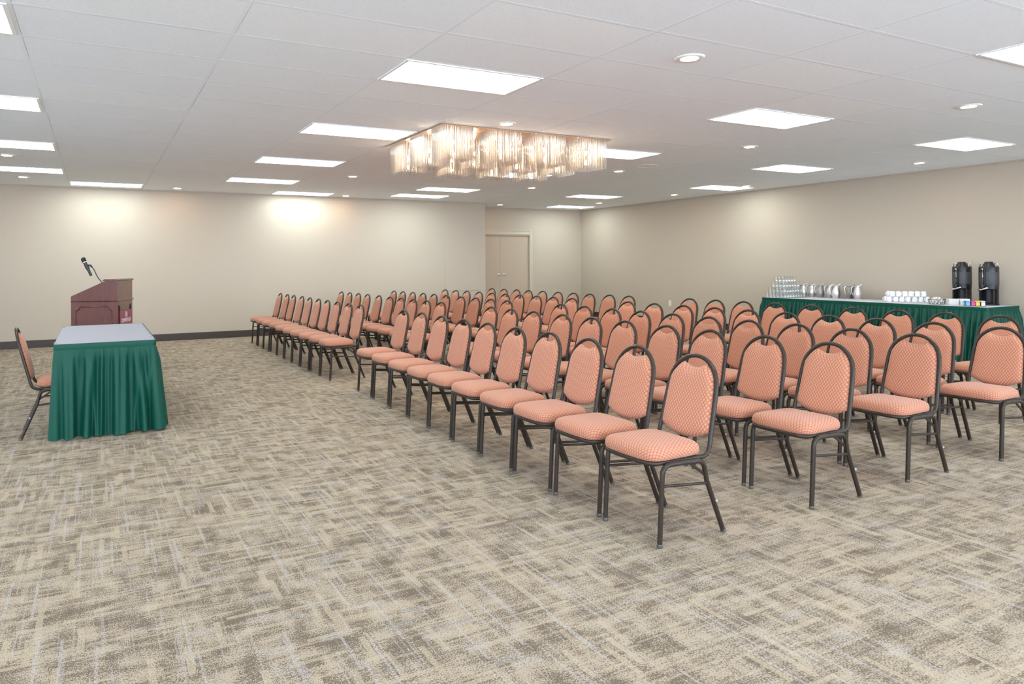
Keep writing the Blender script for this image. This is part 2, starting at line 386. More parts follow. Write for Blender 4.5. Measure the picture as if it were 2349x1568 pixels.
def downlight(label, x, y, proto=[]):
    if not proto:
        t = thing('downlight', label, 'downlight', (x, y, CEIL), 0, 'small round recessed downlights')
        bm = B(); lathe(bm, [(.062, -.001), (.064, -.010), (.092, -.012), (.105, -.004), (.106, -.001)], 28); obj('trim_ring', bm, 'ring', t, smooth=60)
        bm = B(); lathe(bm, [(.060, -.003), (.060, -.008), (.03, -.011), (.002, -.012)], 24, None, True, True); obj('lamp', bm, 'lamp', t, smooth=40)
        proto.append(t); return t
    return dup(proto[0], (x, y, CEIL), None, label)
for x, y, lb in ((4.289, -.284, 'largest round downlight, in the foreground right of the big panel'), (4.326, 2.262, 'round downlight just in front of the chandelier'),
                 (7.943, -.301, 'round downlight at the right, between two big panels'), (7.955, 2.19, 'round downlight right of the chandelier, between two panels'),
                 (11.585, 2.115, 'round downlight above the coffee dispensers near the right wall'), (7.987, 4.702, 'round downlight right beside the ceiling speaker'),
                 (8.056, 7.277, 'round downlight below the chandelier, beyond its middle'), (9.502, 10.815, 'round downlight in the recess in front of the double door'),
                 (11.727, 7.198, 'round downlight near the right wall, above the far chairs'), (11.538, 9.458, 'round downlight between the two farthest panels by the recess'),
                 (11.771, 5.365, 'round downlight touching the panel by the right wall'), (4.285, 7.032, 'round downlight left of and beyond the chandelier'),
                 (5.224, 10.15, 'round downlight against the middle of the front wall'), (1.819, 10.012, 'round downlight by the front wall, right of the lectern'),
                 (-.622, 6.764, 'round downlight at the left edge between two panels'), (-.637, 9.234, 'round downlight at the far left by the front wall')):
    downlight(lb, x, y)
for x, y, lb in ((7.98, 4.06, 'round white ceiling speaker right of the chandelier'), (8.4, 8.35, 'round white ceiling speaker far beyond the chandelier')):
    t = thing('ceiling_speaker', lb, 'speaker', (x, y, CEIL), 0, 'round ceiling speakers')
    bm = B(); lathe(bm, [(.135, -.001), (.14, -.008), (.155, -.009), (.165, -.001)], 32); obj('trim_ring', bm, 'ring', t, smooth=60)
    bm = B(); lathe(bm, [(.134, -.002), (.134, -.005), (.002, -.009)], 32, None, True, True); obj('grille', bm, 'speaker', t, smooth=40)

# ------------------------------------------------------------------ chandelier
ch = thing('chandelier', 'large rectangular crystal chandelier of hanging glass rods on a brass ceiling tray', 'chandelier', (4.83, 3.32, CEIL))
bm = B(); box2(bm, (-1.14, -.79, -.018), (1.14, .79, -.001)); obj('ceiling_tray', bm, 'brass', ch, bevel=.003)
bm = B()
for x in (-.57, 0, .57): box2(bm, (x - .006, -.785, -.023), (x + .006, .785, -.018))
for y in (-.27, .27): box2(bm, (-1.135, y - .005, -.022), (1.135, y + .005, -.0181))
obj('tray_rib', bm, 'brass', ch)
rods = []
side = .34; nper = 19
for iy in range(3):
    for ix in range(4):
        x0 = -1.075 + ix * .603; y0 = -.775 + iy * .602
        zb = -.352 - .004 * ((ix + iy) % 2)
        cxx, cyy = x0 + side / 2, y0 + side / 2
        bm = B(); lathe(bm, [(.008, .0), (.012, -.015), (.014, -.03), (.010, -.045), (.003, -.05)], 10, Matrix.Translation((cxx, cyy, -.13)), True, True); obj('bulb', bm, 'bulb', ch, smooth=60)
        bm = B(); lathe(bm, [(.008, .0), (.012, -.015), (.014, -.03), (.010, -.045), (.003, -.05)], 10, Matrix.Translation((cxx, cyy, -.25)), True, True); obj('bulb', bm, 'bulb', ch, smooth=60)
        bm = B(); lathe(bm, [(.004, -.178), (.004, -.252)], 8, Matrix.Translation((cxx, cyy, 0)), True, True); obj('bulb_stem', bm, 'brass', ch, smooth=60)
        bm = B(); lathe(bm, [(.014, -.018), (.014, -.132)], 10, Matrix.Translation((cxx, cyy, 0)), True, True); obj('bulb_holder', bm, 'brass', ch, smooth=50)
        for k in range(nper):
            f = k / nper * side
            for px, py in ((x0 + f, y0), (x0 + side, y0 + f), (x0 + side - f, y0 + side), (x0, y0 + side - f)):
                rods.append((py - .3 * px, px, py, zb + random.uniform(-.004, .004)))
        s2 = side - .09
        for k in range(11):
            f = k / 11 * s2
            for px, py in ((x0 + .045 + f, y0 + .045), (x0 + .045 + s2, y0 + .045 + f), (x0 + .045 + s2 - f, y0 + .045 + s2), (x0 + .045, y0 + .045 + s2 - f)):
                rods.append((9, px, py, zb + .03))
rods.sort()
def rod_into(bm, px, py, zb):
    n = 6; r = .0052
    A = [bm.verts.new((px + r * math.cos(2 * PI * k / n), py + r * math.sin(2 * PI * k / n), -.019)) for k in range(n)]
    Z = [bm.verts.new((px + r * math.cos(2 * PI * k / n), py + r * math.sin(2 * PI * k / n), zb)) for k in range(n)]
    for k in range(n): bm.faces.new((A[k], A[(k + 1) % n], Z[(k + 1) % n], Z[k]))
    bm.faces.new(Z[::-1])
near = [r for r in rods if r[2] < -.774 + .001 or r[1] < -1.074][:100]
rest = [r for r in rods if r not in near]
rod0 = None
for _, px, py, zb in near:
    if rod0 is None:
        bm = B(); rod_into(bm, 0, 0, -.354); rod0 = obj('glass_rod', bm, 'rod', ch, smooth=180, loc=(px, py, 0))
    else:
        o = rod0.copy(); C.objects.link(o); o.location = (px, py, 0); o.parent = ch
bm = B()
for _, px, py, zb in rest: rod_into(bm, px, py, zb)
o = obj('glass_rods', bm, 'rod', ch, smooth=180); o['kind'] = 'stuff'

# ------------------------------------------------------------------ banquet chairs (local: faces -x, back towards +x)
LY = .2112                                   # leg plane
def leg_rail_pts(s):
    y = s * LY
    pts = [(-.003, y, .014), (.016, y, .33), (.019, y, .372)]
    pts += [(.019 + .052 * (1 - math.cos(a)), y, .372 + .046 * math.sin(a)) for a in (PI / 8, PI / 4, 3 * PI / 8, PI / 2)]
    mid = [(.17, y, .416), (.262, y, .412)]
    pts2 = [(.262 + .06 * math.sin(a), y, .412 - .055 * (1 - math.cos(a))) for a in (PI / 10, PI / 5, .3 * PI, .4 * PI)]
    pts2 += [(.335, y, .30), (.455, y, .014)]
    return pts, mid, pts2
def smoothpath(p): return p
def make_chair(label, loc, rz, group):
    t = thing('banquet_chair', label, 'chair', loc, rz, group)
    # hoop + seat loop : one bent tube
    pts = []
    def xz(z): return .378 + .245 * (z - .44)
    w0, r = .189, .170
    ya = lambda z: w0 - .016 * min(1, max(0, (z - .44) / .33))
    side = [(-.005, .44 - .015), (.10, .424), (.20, .422), (.29, .420)]
    right = []
    for x, z in side: right.append((x, w0 - .004, z))
    for a in (.15, .4, .65, .9): right.append((.325 + .058 * math.sin(a * PI / 2), w0, .42 + .055 * (1 - math.cos(a * PI / 2))))
    for z in (.49, .55, .62, .69, .745): right.append((xz(z), ya(z), z))
    zc, R0, hh = .759, .172, .174
    top = [(xz(zc + hh * math.sin(a)), R0 * math.cos(a), zc + hh * math.sin(a)) for a in [PI * k / 16 for k in range(17)]]
    left = [(x, -y, z) for x, y, z in right[::-1]]
    front = [(-.028, -.165, .426), (-.041, -.11, .427), (-.045, -.05, .4275), (-.045, .05, .4275), (-.041, .11, .427), (-.028, .165, .426)]
    bm = B(); tube(bm, right + top + left + front, .0122, 8, closed=True, sq=.6); obj('back_hoop_frame', bm, 'frame', t, smooth=60)
    # legs
    for s in (-1, 1):
        a, mid, c = leg_rail_pts(s)
        bm = B(); tube(bm, a + mid[:1], .0132, 8, sq=.6); fl = obj('leg', bm, 'frame', t, smooth=60)
        bm = B(); tube(bm, mid + c, .0132, 8, sq=.6); rl = obj('leg', bm, 'frame', t, smooth=60)
        for L_, p in ((fl, (-.003, s * LY, 0)), (rl, (.4575, s * LY, 0))):
            bm = B(); lathe(bm, [(.014, 0), (.0152, .008), (.0148, .018), (.012, .022)], 10, Matrix.Translation(p), True, True); obj('foot_glide', bm, 'foot', L_, smooth=50)
        bm = B(); lathe(bm, [(.008, 0), (.008, .007), (.004, .010)], 8, Matrix.Translation((.393, s * LY, .185)) @ Matrix.Rotation(PI / 2 if s < 0 else -PI / 2, 4, 'X') @ Matrix.Translation((0, 0, .010)), True, True); obj('stack_bumper', bm, 'bumper', rl, smooth=50)
        bm = B(); tube(bm, [(.02, s * LY, .312), (.345, s * LY, .284)], .0075, 8, sq=.3)
        tube(bm, [(.215, s * (LY - .004), .408), (.333, s * (LY - .006), .325)], .008, 6, sq=.5)
        obj('side_brace', bm, 'frame', t, smooth=60)
    bm = B(); tube(bm, [(.30, -LY, .408), (.30, LY, .408)], .008, 6, sq=.5); tube(bm, [(.06, -LY, .414), (.06, LY, .414)], .008, 6, sq=.5); obj('cross_bar', bm, 'frame', t, smooth=60)
    # seat cushion
    n = 48; outl = []
    for k in range(n):
        a = 2 * PI * k / n; ca, sa = math.cos(a), math.sin(a); e = .34
        x = math.copysign(abs(ca) ** e, ca); y = math.copysign(abs(sa) ** e, sa)
        w = .207 - .012 * (x + 1) / 2
        xx = .150 + .192 * x; xx -= .014 * (1 - y * y) * (1 if x < 0 else 0) * abs(x)
        outl.append((xx, w * y))
    cxy = (.150, 0.)
    rings = [(.0, .517), (.35, .515), (.66, .511), (.82, .505), (.92, .497), (.975, .486), (1.0, .472), (1.005, .455), (.99, .440), (.93, .434), (.0, .434)]
    bm = B(); uvl = bm.loops.layers.uv.new('UVMap'); R = []; UV = {}
    for i, (f, z) in enumerate(rings):
        if f == 0.:
            v = bm.verts.new((cxy[0], 0, z)); R.append([v]); UV[v] = (cxy[0], 0) if i == 0 else (cxy[0], 1); continue
        ring = []
        for k, (x, y) in enumerate(outl):
            dx, dy = x - cxy[0], y - cxy[1]
            v = bm.verts.new((cxy[0] + dx * f, dy * f, z)); ring.append(v)
            L0 = math.hypot(dx, dy)
            pv = R[-1][k] if len(R[-1]) > 1 else R[-1][0]
            d0 = UV[pv][1 + 1] if len(UV[pv]) > 2 else 0.
            dist = d0 + (v.co - pv.co).length
            UV[v] = (cxy[0] + dx / L0 * dist, dy / L0 * dist, dist)
        R.append(ring)
    for A, D in zip(R, R[1:]):
        for k in range(n):
            if len(A) == 1: vs = (A[0], D[k], D[(k + 1) % n])
            elif len(D) == 1: vs = (A[k], D[0], A[(k + 1) % n])
            else: vs = (A[k], D[k], D[(k + 1) % n], A[(k + 1) % n])
            fc = bm.faces.new(vs)
            for lp in fc.loops: lp[uvl].uv = (UV[lp.vert][1], UV[lp.vert][0])
    obj('seat', bm, 'fabric', t, smooth=180)
    # backrest pad
    NU, NV = 22, 20
    ri = .160
    def ztop(y):
        a = abs(y)
        hoop = .757 + math.sqrt(max(0, ri * ri - a * a)) if a < ri else .757
        notch = .868 + .030 * min(1, (a / .088)) ** 2
        return min(hoop, notch) if a < .12 else hoop
    def P(i, j, sgn):
        u = -1 + 2 * i / NU; v = j / NV
        u = math.copysign(1 - (1 - abs(u)) ** 1.25, u) if False else u
        y = u * ri
        zb = .487 + .052 * abs(u) ** 2.2
        z = zb + (ztop(y) - zb) * v
        yw = y * (1 + .085 * (1 - v) ** 1.0)
        e = (1 - abs(u) ** 5) ** .5 * (1 - abs(2 * v - 1) ** 7) ** .5
        x = xz(z) + (-.006 - .030 * e if sgn < 0 else .004 + .008 * e)
        return (x, yw, z)
    bm = B(); uvl = bm.loops.layers.uv.new('UVMap')
    G = {}
    for sg in (-1, 1):
        for i in range(NU + 1):
            for j in range(NV + 1): G[sg, i, j] = bm.verts.new(P(i, j, sg))
    def face(keys):
        fc = bm.faces.new([G[k] for k in keys])
        for lp, k in zip(fc.loops, keys):
            co = lp.vert.co; lp[uvl].uv = (co.y, co.z * 1.04)
    for sg in (-1, 1):
        for i in range(NU):
            for j in range(NV): face([(sg, i, j), (sg, i + 1, j), (sg, i + 1, j + 1), (sg, i, j + 1)])
    for i in range(NU):
        for j in (0, NV): face([(-1, i, j), (-1, i + 1, j), (1, i + 1, j), (1, i, j)])
    for j in range(NV):
        for i in (0, NU): face([(-1, i, j), (-1, i, j + 1), (1, i, j + 1), (1, i, j)])
    obj('backrest', bm, 'fabric', t, smooth=180)
    return t
NEAR = [
 [(3.022, -1.048), (3.032, -0.56), (3.041, -0.066), (3.054, 0.422), (3.063, 0.903), (3.080, 1.398), (3.091, 1.868), (3.106, 2.368), (3.133, 2.908), (3.147, 3.43)],
 [(4.222, -1.05), (4.230, -0.565), (4.232, -0.065), (4.247, 0.41), (4.271, 0.945), (4.273, 1.424), (4.271, 1.879), (4.284, 2.44), (4.283, 2.895), (4.289, 3.357)],
 [(5.24, -1.021), (5.255, -0.543), (5.277, -0.045), (5.256, 0.41), (5.268, 0.876), (5.284, 1.359), (5.298, 1.847), (5.302, 2.316), (5.329, 2.86), (5.342, 3.361)],
 [(6.344, -1.055), (6.372, -0.548), (6.385, -0.068), (6.38, 0.397), (6.411, 0.893), (6.4, 1.348), (6.415, 1.827), (6.428, 2.316), (6.44, 2.825), (6.459, 3.348)],
 [(7.671, -0.455), (7.689, 0.028), (7.69, 0.496), (7.69, 0.985), (7.725, 1.528), (7.742, 2.042), (7.72, 2.497), (7.731, 2.977), (7.728, 3.452)]]
FAR = [
 [(3.071, 4.706), (3.069, 5.161), (3.054, 5.616), (3.05, 6.071), (3.051, 6.554), (3.049, 7.038), (3.073, 7.613), (3.051, 8.068), (3.054, 8.523), (3.061, 9.091)],
 [(4.259, 4.68), (4.254, 5.135), (4.266, 5.647), (4.264, 6.102), (4.266, 6.559), (4.275, 7.092), (4.292, 7.704), (4.286, 8.159), (4.279, 8.614), (4.268, 9.069)],
 [(5.262, 4.54), (5.261, 4.995), (5.267, 5.486), (5.262, 5.941), (5.287, 6.528), (5.3, 7.034), (5.305, 7.497), (5.307, 7.975), (5.306, 8.43), (5.311, 8.886)],
 [(6.398, 4.524), (6.387, 4.979), (6.391, 5.434), (6.365, 5.889), (6.372, 6.344), (6.399, 6.873), (6.417, 7.374), (6.429, 7.875), (6.432, 8.352), (6.431, 8.807)],
 [(7.576, 4.583), (7.577, 5.038), (7.54, 5.493), (7.55, 5.964), (7.561, 6.437), (7.588, 6.981), (7.577, 7.436), (7.598, 7.899), (7.586, 8.354), (7.57, 8.809)]]
ROWN = ['front', 'second', 'middle', 'fourth', 'back']
def spread(row, gap):
    row = [list(p) for p in row]
    for _ in range(3000):
        for i in range(len(row) - 1):
            d = (gap - (row[i + 1][1] - row[i][1])) / 2
            if d > 0: row[i][1] -= d; row[i + 1][1] += d
    return row
chair0 = None
for blk, rows in (('near', NEAR), ('far', FAR)):
    for ri_, row in enumerate(rows):
        row = spread(row, .465)
        for k, (x, y) in enumerate(row):
            n_ = len(row)
            if k == n_ - 1: w = 'last at the far end'
            elif k == 0: w = 'closest to the camera'
            else: w = ORD[k] + ' from the camera end'
            lb = 'peach padded chair in %s row of the %s block, %s' % (ROWN[ri_], blk, w)
            gp = 'chairs in the %s row of the %s block' % (ROWN[ri_], blk)
            rz = random.uniform(-.003, .003)
            if chair0 is None: chair0 = make_chair(lb, (x, y, 0), rz, gp)
            else: dup(chair0, (x, y, 0), rz, lb, gp)
o = dup(chair0, (.304, 3.10, 0), PI + .02, 'lone peach padded chair pulled up to the small green-skirted table')
if 'group' in o: del o['group']

# ------------------------------------------------------------------ skirted tables
def perimeter(x0, x1, y0, y1, r, step):
    out = []
    segs = [((x0 + r, y0), (x1 - r, y0)), (x1 - r, y0 + r, -PI / 2), ((x1, y0 + r), (x1, y1 - r)), (x1 - r, y1 - r, 0), ((x1 - r, y1), (x0 + r, y1)), (x0 + r, y1 - r, PI / 2), ((x0, y1 - r), (x0, y0 + r)), (x0 + r, y0 + r, PI)]
    for sgm in segs:
        if len(sgm) == 2:
            a, b_ = Vector(sgm[0]), Vector(sgm[1]); L_ = (b_ - a).length; n = max(1, int(L_ / step)); d = (b_ - a) / L_
            for i in range(n): out.append((a + d * L_ * i / n, Vector((d.y, -d.x))))
        else:
            n = max(3, int(r * PI / 2 / step))
            for i in range(n):
                a = sgm[2] + PI / 2 * i / n; d = Vector((math.cos(a), math.sin(a))); out.append((Vector((sgm[0], sgm[1])) + d * r, d))
    return out
def fnoise(seed):
    rnd = random.Random(seed); ks = [(rnd.uniform(.6, 1.3), rnd.uniform(0, 6.28)) for _ in range(6)]
    return lambda s, wl: sum(math.sin(2 * PI * s / wl * f + p) for f, p in ks) / 2.6
def skirted_table(label, x0, x1, y0, y1, zt, seed, wl, amp, flare, hem, cloth, creases, rcorner=.03, openside=False):
    t = thing('skirted_table', label, 'table', ((x0 + x1) / 2, (y0 + y1) / 2, 0))
    ox, oy = (x0 + x1) / 2, (y0 + y1) / 2
    a0, a1, b0, b1 = x0 - ox, x1 - ox, y0 - oy, y1 - oy
    bm = B(); box2(bm, (a0 + .012, b0 + .012, zt - .035), (a1 - .012, b1 - .012, zt - .006)); obj('table_top', bm, 'mullion', t)
    # linen on top
    nx = 70; ny = 140; bm = B(); G = []
    def zz(x, y):
        z = zt
        for ax, c, w_, h_ in creases:
            d = (x - c) if ax == 0 else (y - c)
            z += h_ * math.exp(-(d / w_) ** 2)
        return z
    for i in range(nx + 1):
        row = []
        for j in range(ny + 1):
            x = a0 + .004 + (a1 - a0 - .008) * i / nx; y = b0 + .004 + (b1 - b0 - .008) * j / ny
            # round the corners
            qx = max(0, abs(x) - ((a1 - a0) / 2 - rcorner)); qy = max(0, abs(y) - ((b1 - b0) / 2 - rcorner))
            q = math.hypot(qx, qy)
            if q > rcorner - .004 and q > 0:
                f = (rcorner - .004) / q
                x = math.copysign((a1 - a0) / 2 - rcorner + qx * f, x) if qx else x; y = math.copysign((b1 - b0) / 2 - rcorner + qy * f, y) if qy else y
            row.append(bm.verts.new((x, y, zz(x, y))))
        G.append(row)
    for i in range(nx):
        for j in range(ny): bm.faces.new((G[i][j], G[i + 1][j], G[i + 1][j + 1], G[i][j + 1]))
    obj('top_linen', bm, cloth, t, smooth=50)
    # skirt band and gathered drop
    per = perimeter(a0, a1, b0, b1, rcorner, .008)
    if openside: per = [q for q in per if q[0].x > a0 + .004]; per = per[:]
    if openside:   # start at the front corner on the open side
        k0 = max(range(len(per)), key=lambda i: (per[i][0] - per[i - 1][0]).length); per = per[k0:] + per[:k0]
    n = len(per); bm = B(); rows = []; wrap = n if not openside else n - 1
    for z, off, rib in ((zt + .001, -.002, 0), (zt + .001, .004, .0015), (zt - .012, .006, .002), (zt - .044, .006, .002), (zt - .052, .004, .001)):
        rows.append([bm.verts.new((*(p + d * (off + rib * math.sin(i * PI * .9))), z)) for i, (p, d) in enumerate(per)])
    for A, D in zip(rows, rows[1:]):
        for k in range(wrap): bm.faces.new((A[k], A[(k + 1) % n], D[(k + 1) % n], D[k]))
    band = obj('skirt_band', bm, 'skirt', t, smooth=50)
    f1, f2, f3 = fnoise(seed), fnoise(seed + 1), fnoise(seed + 2)
    bm = B(); rows = []; K = 16; ltot = n * .008
    for q in range(K + 1):
        v = q / K; z = (zt - .048) * (1 - v) + .004 * v; row = []
        for i, (p, d) in enumerate(per):
            s = i * .008; e = min(s, ltot - s); env = min(1, e / .1)
            g = f1(s + .05 * f3(s, .9) * v, wl) + .5 * f2(s + .02 * f1(s, .7) * v, wl * .55) * (1 - .4 * v); g = math.tanh(1.6 * g)
            fine = f2(s, wl * .32)
            off = .004 + flare * v ** .8 + amp * (.32 + .68 * v ** .7) * g * env * min(1, v * 6) + .006 * fine * math.exp(-v * 4.5) * min(1, v * 10) * env
            zz_ = z + (hem * (f3(s, .55) * .5 + .5) * v ** 3 if q == K else 0)
            row.append(bm.verts.new((*(p + d * off), zz_)))
        rows.append(row)
    for A, D in zip(rows, rows[1:]):
        for k in range(wrap): bm.faces.new((A[k], A[(k + 1) % n], D[(k + 1) % n], D[k]))
    obj('skirt', bm, 'skirt', t, smooth=180)
    for sx in (-1, 1):
        for sy in (-1, 1):
            bm = B(); tube(bm, [(sx * (a1 - .10), sy * (b1 - .22), .0), (sx * (a1 - .10), sy * (b1 - .22), zt - .035)], .015, 8); obj('leg', bm, 'mullion', t, smooth=60)
    return t
t = skirted_table('small table with grey linen top and dark green gathered skirt, before the lectern', .10, .905, 2.76, 4.78, .808, 3, .125, .056, .056, .012, 'linen',
              [(0, .105, .006, .0022), (1, -.35, .01, .001), (1, .2, .01, .001), (1, .6, .01, .001)], openside=True)
for k in range(6):
    bm = B(); box(bm, (.392, -.72 + k * .28, .811), (.03, .012, .004)); obj('skirt_clip', bm, 'clip', t)
for k in (0, 1):
    bm = B(); box(bm, (-.392, -.88 + k * 1.7, .811), (.03, .012, .004)); obj('skirt_clip', bm, 'clip', t)
TX0, TX1, TY0, TY1, TZ = 11.60, 12.46, 1.24, 4.90, .805
skirted_table('long buffet table with white linen and green gathered skirt along the right wall', TX0, TX1, TY0, TY1, TZ, 11, .075, .050, .06, .008, 'linen2', [(1, .02, .004, .0015)])

# ------------------------------------------------------------------ things on the buffet
# stack of upturned tumblers
sp, hT = .0745, .098
def tumbler_mesh():
    bm = B(); lathe(bm, [(.0345, 0), (.035, .004), (.0335, .03), (.029, .085), (.026, .094), (.012, .096)], 14, None, False, True)
    return bm
tum = None
NX, NY = 8, 6
TIER = ['bottom tier', 'second tier', 'third tier', 'top tier']
gx0, gy0 = 11.685, 4.845
for tr in range(4):
    for i in range(NX - tr):
        for j in range(NY - tr):
            x = gx0 + (i + tr * .5) * sp; y = gy0 - (j + tr * .5) * sp
            z = TZ + .0025 + tr * hT
            lb = 'upturned tumbler in %s of the stack, %s from table front, %s from its end' % (TIER[tr], ORD[i], ORD[j])
            gp = 'upturned tumblers in the %s' % TIER[tr]
            if tum is None: tum = obj('tumbler', tumbler_mesh(), 'tumbler', smooth=50, loc=(x, y, z)); o = tum
            else: o = tum.copy(); C.objects.link(o); o.location = (x, y, z)
            tag(o, lb, 'glass', gp)
# water pitchers on folded napkins
def pitcher(label, x, y, rz):
    t = thing('water_pitcher', label, 'pitcher', (x, y, TZ + .007), rz, 'stainless steel water pitchers')
    bm = B(); n = 24; prof = [(.048, 0), (.050, .006), (.056, .02), (.066, .055), (.069, .085), (.065, .12), (.054, .155), (.047, .18), (.047, .205), (.050, .22)]
    rings = []
    for r, z in prof:
        ring = []
        for k in range(n):
            a = 2 * PI * k / n; e = max(0, (z - .16) / .065); d = math.exp(-(a if a < PI else a - 2 * PI) ** 2 / .5)
            rr = r * (1 + .62 * e * d); zz_ = z + .042 * e * d
            ring.append(bm.verts.new((rr * math.cos(a), rr * math.sin(a), zz_)))
        rings.append(ring)
    for A, D in zip(rings, rings[1:]):
        for k in range(n): bm.faces.new((A[k], A[(k + 1) % n], D[(k + 1) % n], D[k]))
    bm.faces.new(rings[0][::-1])
    bmesh.ops.solidify(bm, geom=list(bm.faces), thickness=.0015)
    obj('body', bm, 'steel', t, smooth=60)
    bm = B(); tube(bm, [(-.047, 0, .212), (-.072, 0, .222), (-.098, 0, .20), (-.103, 0, .16), (-.092, 0, .11), (-.078, 0, .075), (-.068, 0, .062)], .006, 8); obj('handle', bm, 'steel', t, smooth=180)
    return t
pit0 = None
pits = [(12.30, 4.55, 'water pitcher beside the tumblers, leftmost of all seven'), (12.35, 4.40, 'water pitcher second from the tumblers, set back by the wall'),
        (12.30, 4.215, 'water pitcher with a warm glint on its lip, third from the tumblers'), (12.35, 4.045, 'water pitcher in the middle of the seven, set back'),
        (12.24, 3.875, 'water pitcher fifth from the tumblers, overlapping its neighbour'), (12.35, 3.665, 'water pitcher behind the one nearest the mugs'),
        (12.26, 3.50, 'water pitcher nearest the coffee mugs, rightmost of the seven')]
for i, (x, y, lb) in enumerate(pits):
    x = min(x, 12.33)
    lb = 'stainless ' + lb
    if pit0 is None: pit0 = pitcher(lb, x, y, -.55)
    else: dup(pit0, (x, y, TZ + .007), -.55 + random.uniform(-.1, .1), lb)
    bm = B(); box(bm, (0, 0, .002), (.15, .15, .0035), .5); tag(obj('napkin_coaster', bm, 'napkin', loc=(x, y, TZ + .0025)), 'folded napkin under the %s' % lb.replace('stainless water ', ''), 'napkin', 'napkins under the pitchers')
# mugs, upside down, two tiers
def mug(label, x, y, z, rz):
    t = thing('coffee_mug', label, 'mug', (x, y, z), rz, 'upturned white coffee mugs')
    bm = B(); lathe(bm, [(.0385, 0), (.040, .004), (.0395, .03), (.0372, .07), (.033, .082), (.027, .084), (.026, .081), (.005, .080)], 20, None, False, True); obj('body', bm, 'china', t, smooth=60)
    bm = B(); tube(bm, [(.038, 0, .020), (.050, 0, .018), (.057, 0, .032), (.055, 0, .055), (.048, 0, .067), (.037, 0, .068)], .005, 8); obj('handle', bm, 'china', t, smooth=180)
    return t
ma, mb = Vector((11.975, 2.80)), Vector((12.36, 2.435)); dm = (mb - ma) / 6; pm = Vector((-dm.y, dm.x)).normalized() * -1
pm = Vector((.69, .72))
mug0 = None; MUGS = []
for k in range(7): MUGS.append((ma + dm * k, 0, 'front bottom row, %s from the pitchers' % ORD[k]))
for k in range(6): MUGS.append((ma + dm * (k + .5), 1, 'top row, %s from the pitchers' % ORD[k]))
MUGS.append((ma - dm * .1 + pm * .098, 0, 'second bottom row, behind the end mug')); MUGS.append((ma + dm * .9 + pm * .098, 0, 'second bottom row, behind the second mug'))
MUGS.append((ma + dm * .25 + pm * .098, 1, 'second top row, peeping out behind'))
for p, tr, lb in MUGS:
    lb = 'white upturned coffee mug in the ' + lb; z = TZ + .0025 + tr * .0855
    rz = 2.75 + random.uniform(-.3, .3)
    if mug0 is None: mug0 = mug(lb, p.x, p.y, z, rz)
    else: dup(mug0, (p.x, p.y, z), rz, lb)
# wire basket of creamers
t = thing('wire_basket', 'small dark wire basket heaped with white creamers, beside the mugs', 'basket', (11.86, 2.03, TZ + .003), -.7)
bm = B()
def oval(a, b_, z, n=28): return [(a * math.cos(2 * PI * k / n), b_ * math.sin(2 * PI * k / n), z) for k in range(n)]
tube(bm, oval(.118, .075, .072), .0026, 6, closed=True); obj('rim', bm, 'wire', t, smooth=180)
bm = B(); tube(bm, oval(.100, .058, .003), .002, 6, closed=True); tube(bm, oval(.108, .066, .036), .0014, 6, closed=True)
for k in range(18):
    a, c = oval(.100, .058, .003, 18)[k], oval(.118, .075, .072, 18)[k]; tube(bm, [a, c], .0014, 5)
for k in range(5): y = -.04 + .02 * k; tube(bm, [(-.092, y, .003), (.092, y, .003)], .0014, 5)
obj('wire_mesh', bm, 'wire', t, smooth=180)
cr0 = None; n = 0
for lv, (rx, ry, z, m) in enumerate(((.078, .038, .007, 9), (.082, .042, .034, 9), (.066, .034, .061, 9), (.035, .015, .084, 5))):
    for k in range(m):
        a = 2 * PI * k / m + lv; p = Vector((rx * math.cos(a), ry * math.sin(a), z)); p.rotate(Matrix.Rotation(-.7, 3, 'Z')); p += Vector((11.86, 2.03, TZ + .003))
        n += 1
        lb = 'white creamer tub in %s layer of the wire basket' % ('bottom', 'second', 'third', 'uppermost')[lv]
        if cr0 is None:
            bm = B(); lathe(bm, [(.011, 0), (.015, .019), (.0185, .021), (.0185, .0225)], 12, None, True, True); cr0 = obj('creamer_tub', bm, 'creamer', smooth=40, loc=p); o = cr0
        else: o = cr0.copy(); C.objects.link(o); o.location = p
        tag(o, lb, 'creamer', 'creamers in the %s layer' % ('bottom', 'second', 'third', 'uppermost')[lv])
# two stacks of folded napkins
nap0 = None
for st, (x, y, nm) in enumerate(((11.93, 1.855, 'left'), (12.05, 1.765, 'right'))):
    for k in range(9):
        lb = 'white folded napkin, %s up in the %s napkin stack' % (ORD[k], nm)
        if nap0 is None: bm = B(); box(bm, (0, 0, .005), (.125, .125, .0092)); nap0 = obj('folded_napkin', bm, 'napkin', bevel=.003); o = nap0
        else: o = nap0.copy(); C.objects.link(o)
        o.location = (x + random.uniform(-.003, .003), y + random.uniform(-.003, .003), TZ + .0025 + k * .0096); o.rotation_euler = (0, 0, -.75 + random.uniform(-.04, .04))
        tag(o, lb, 'napkin', 'napkins in the %s stack' % nm)
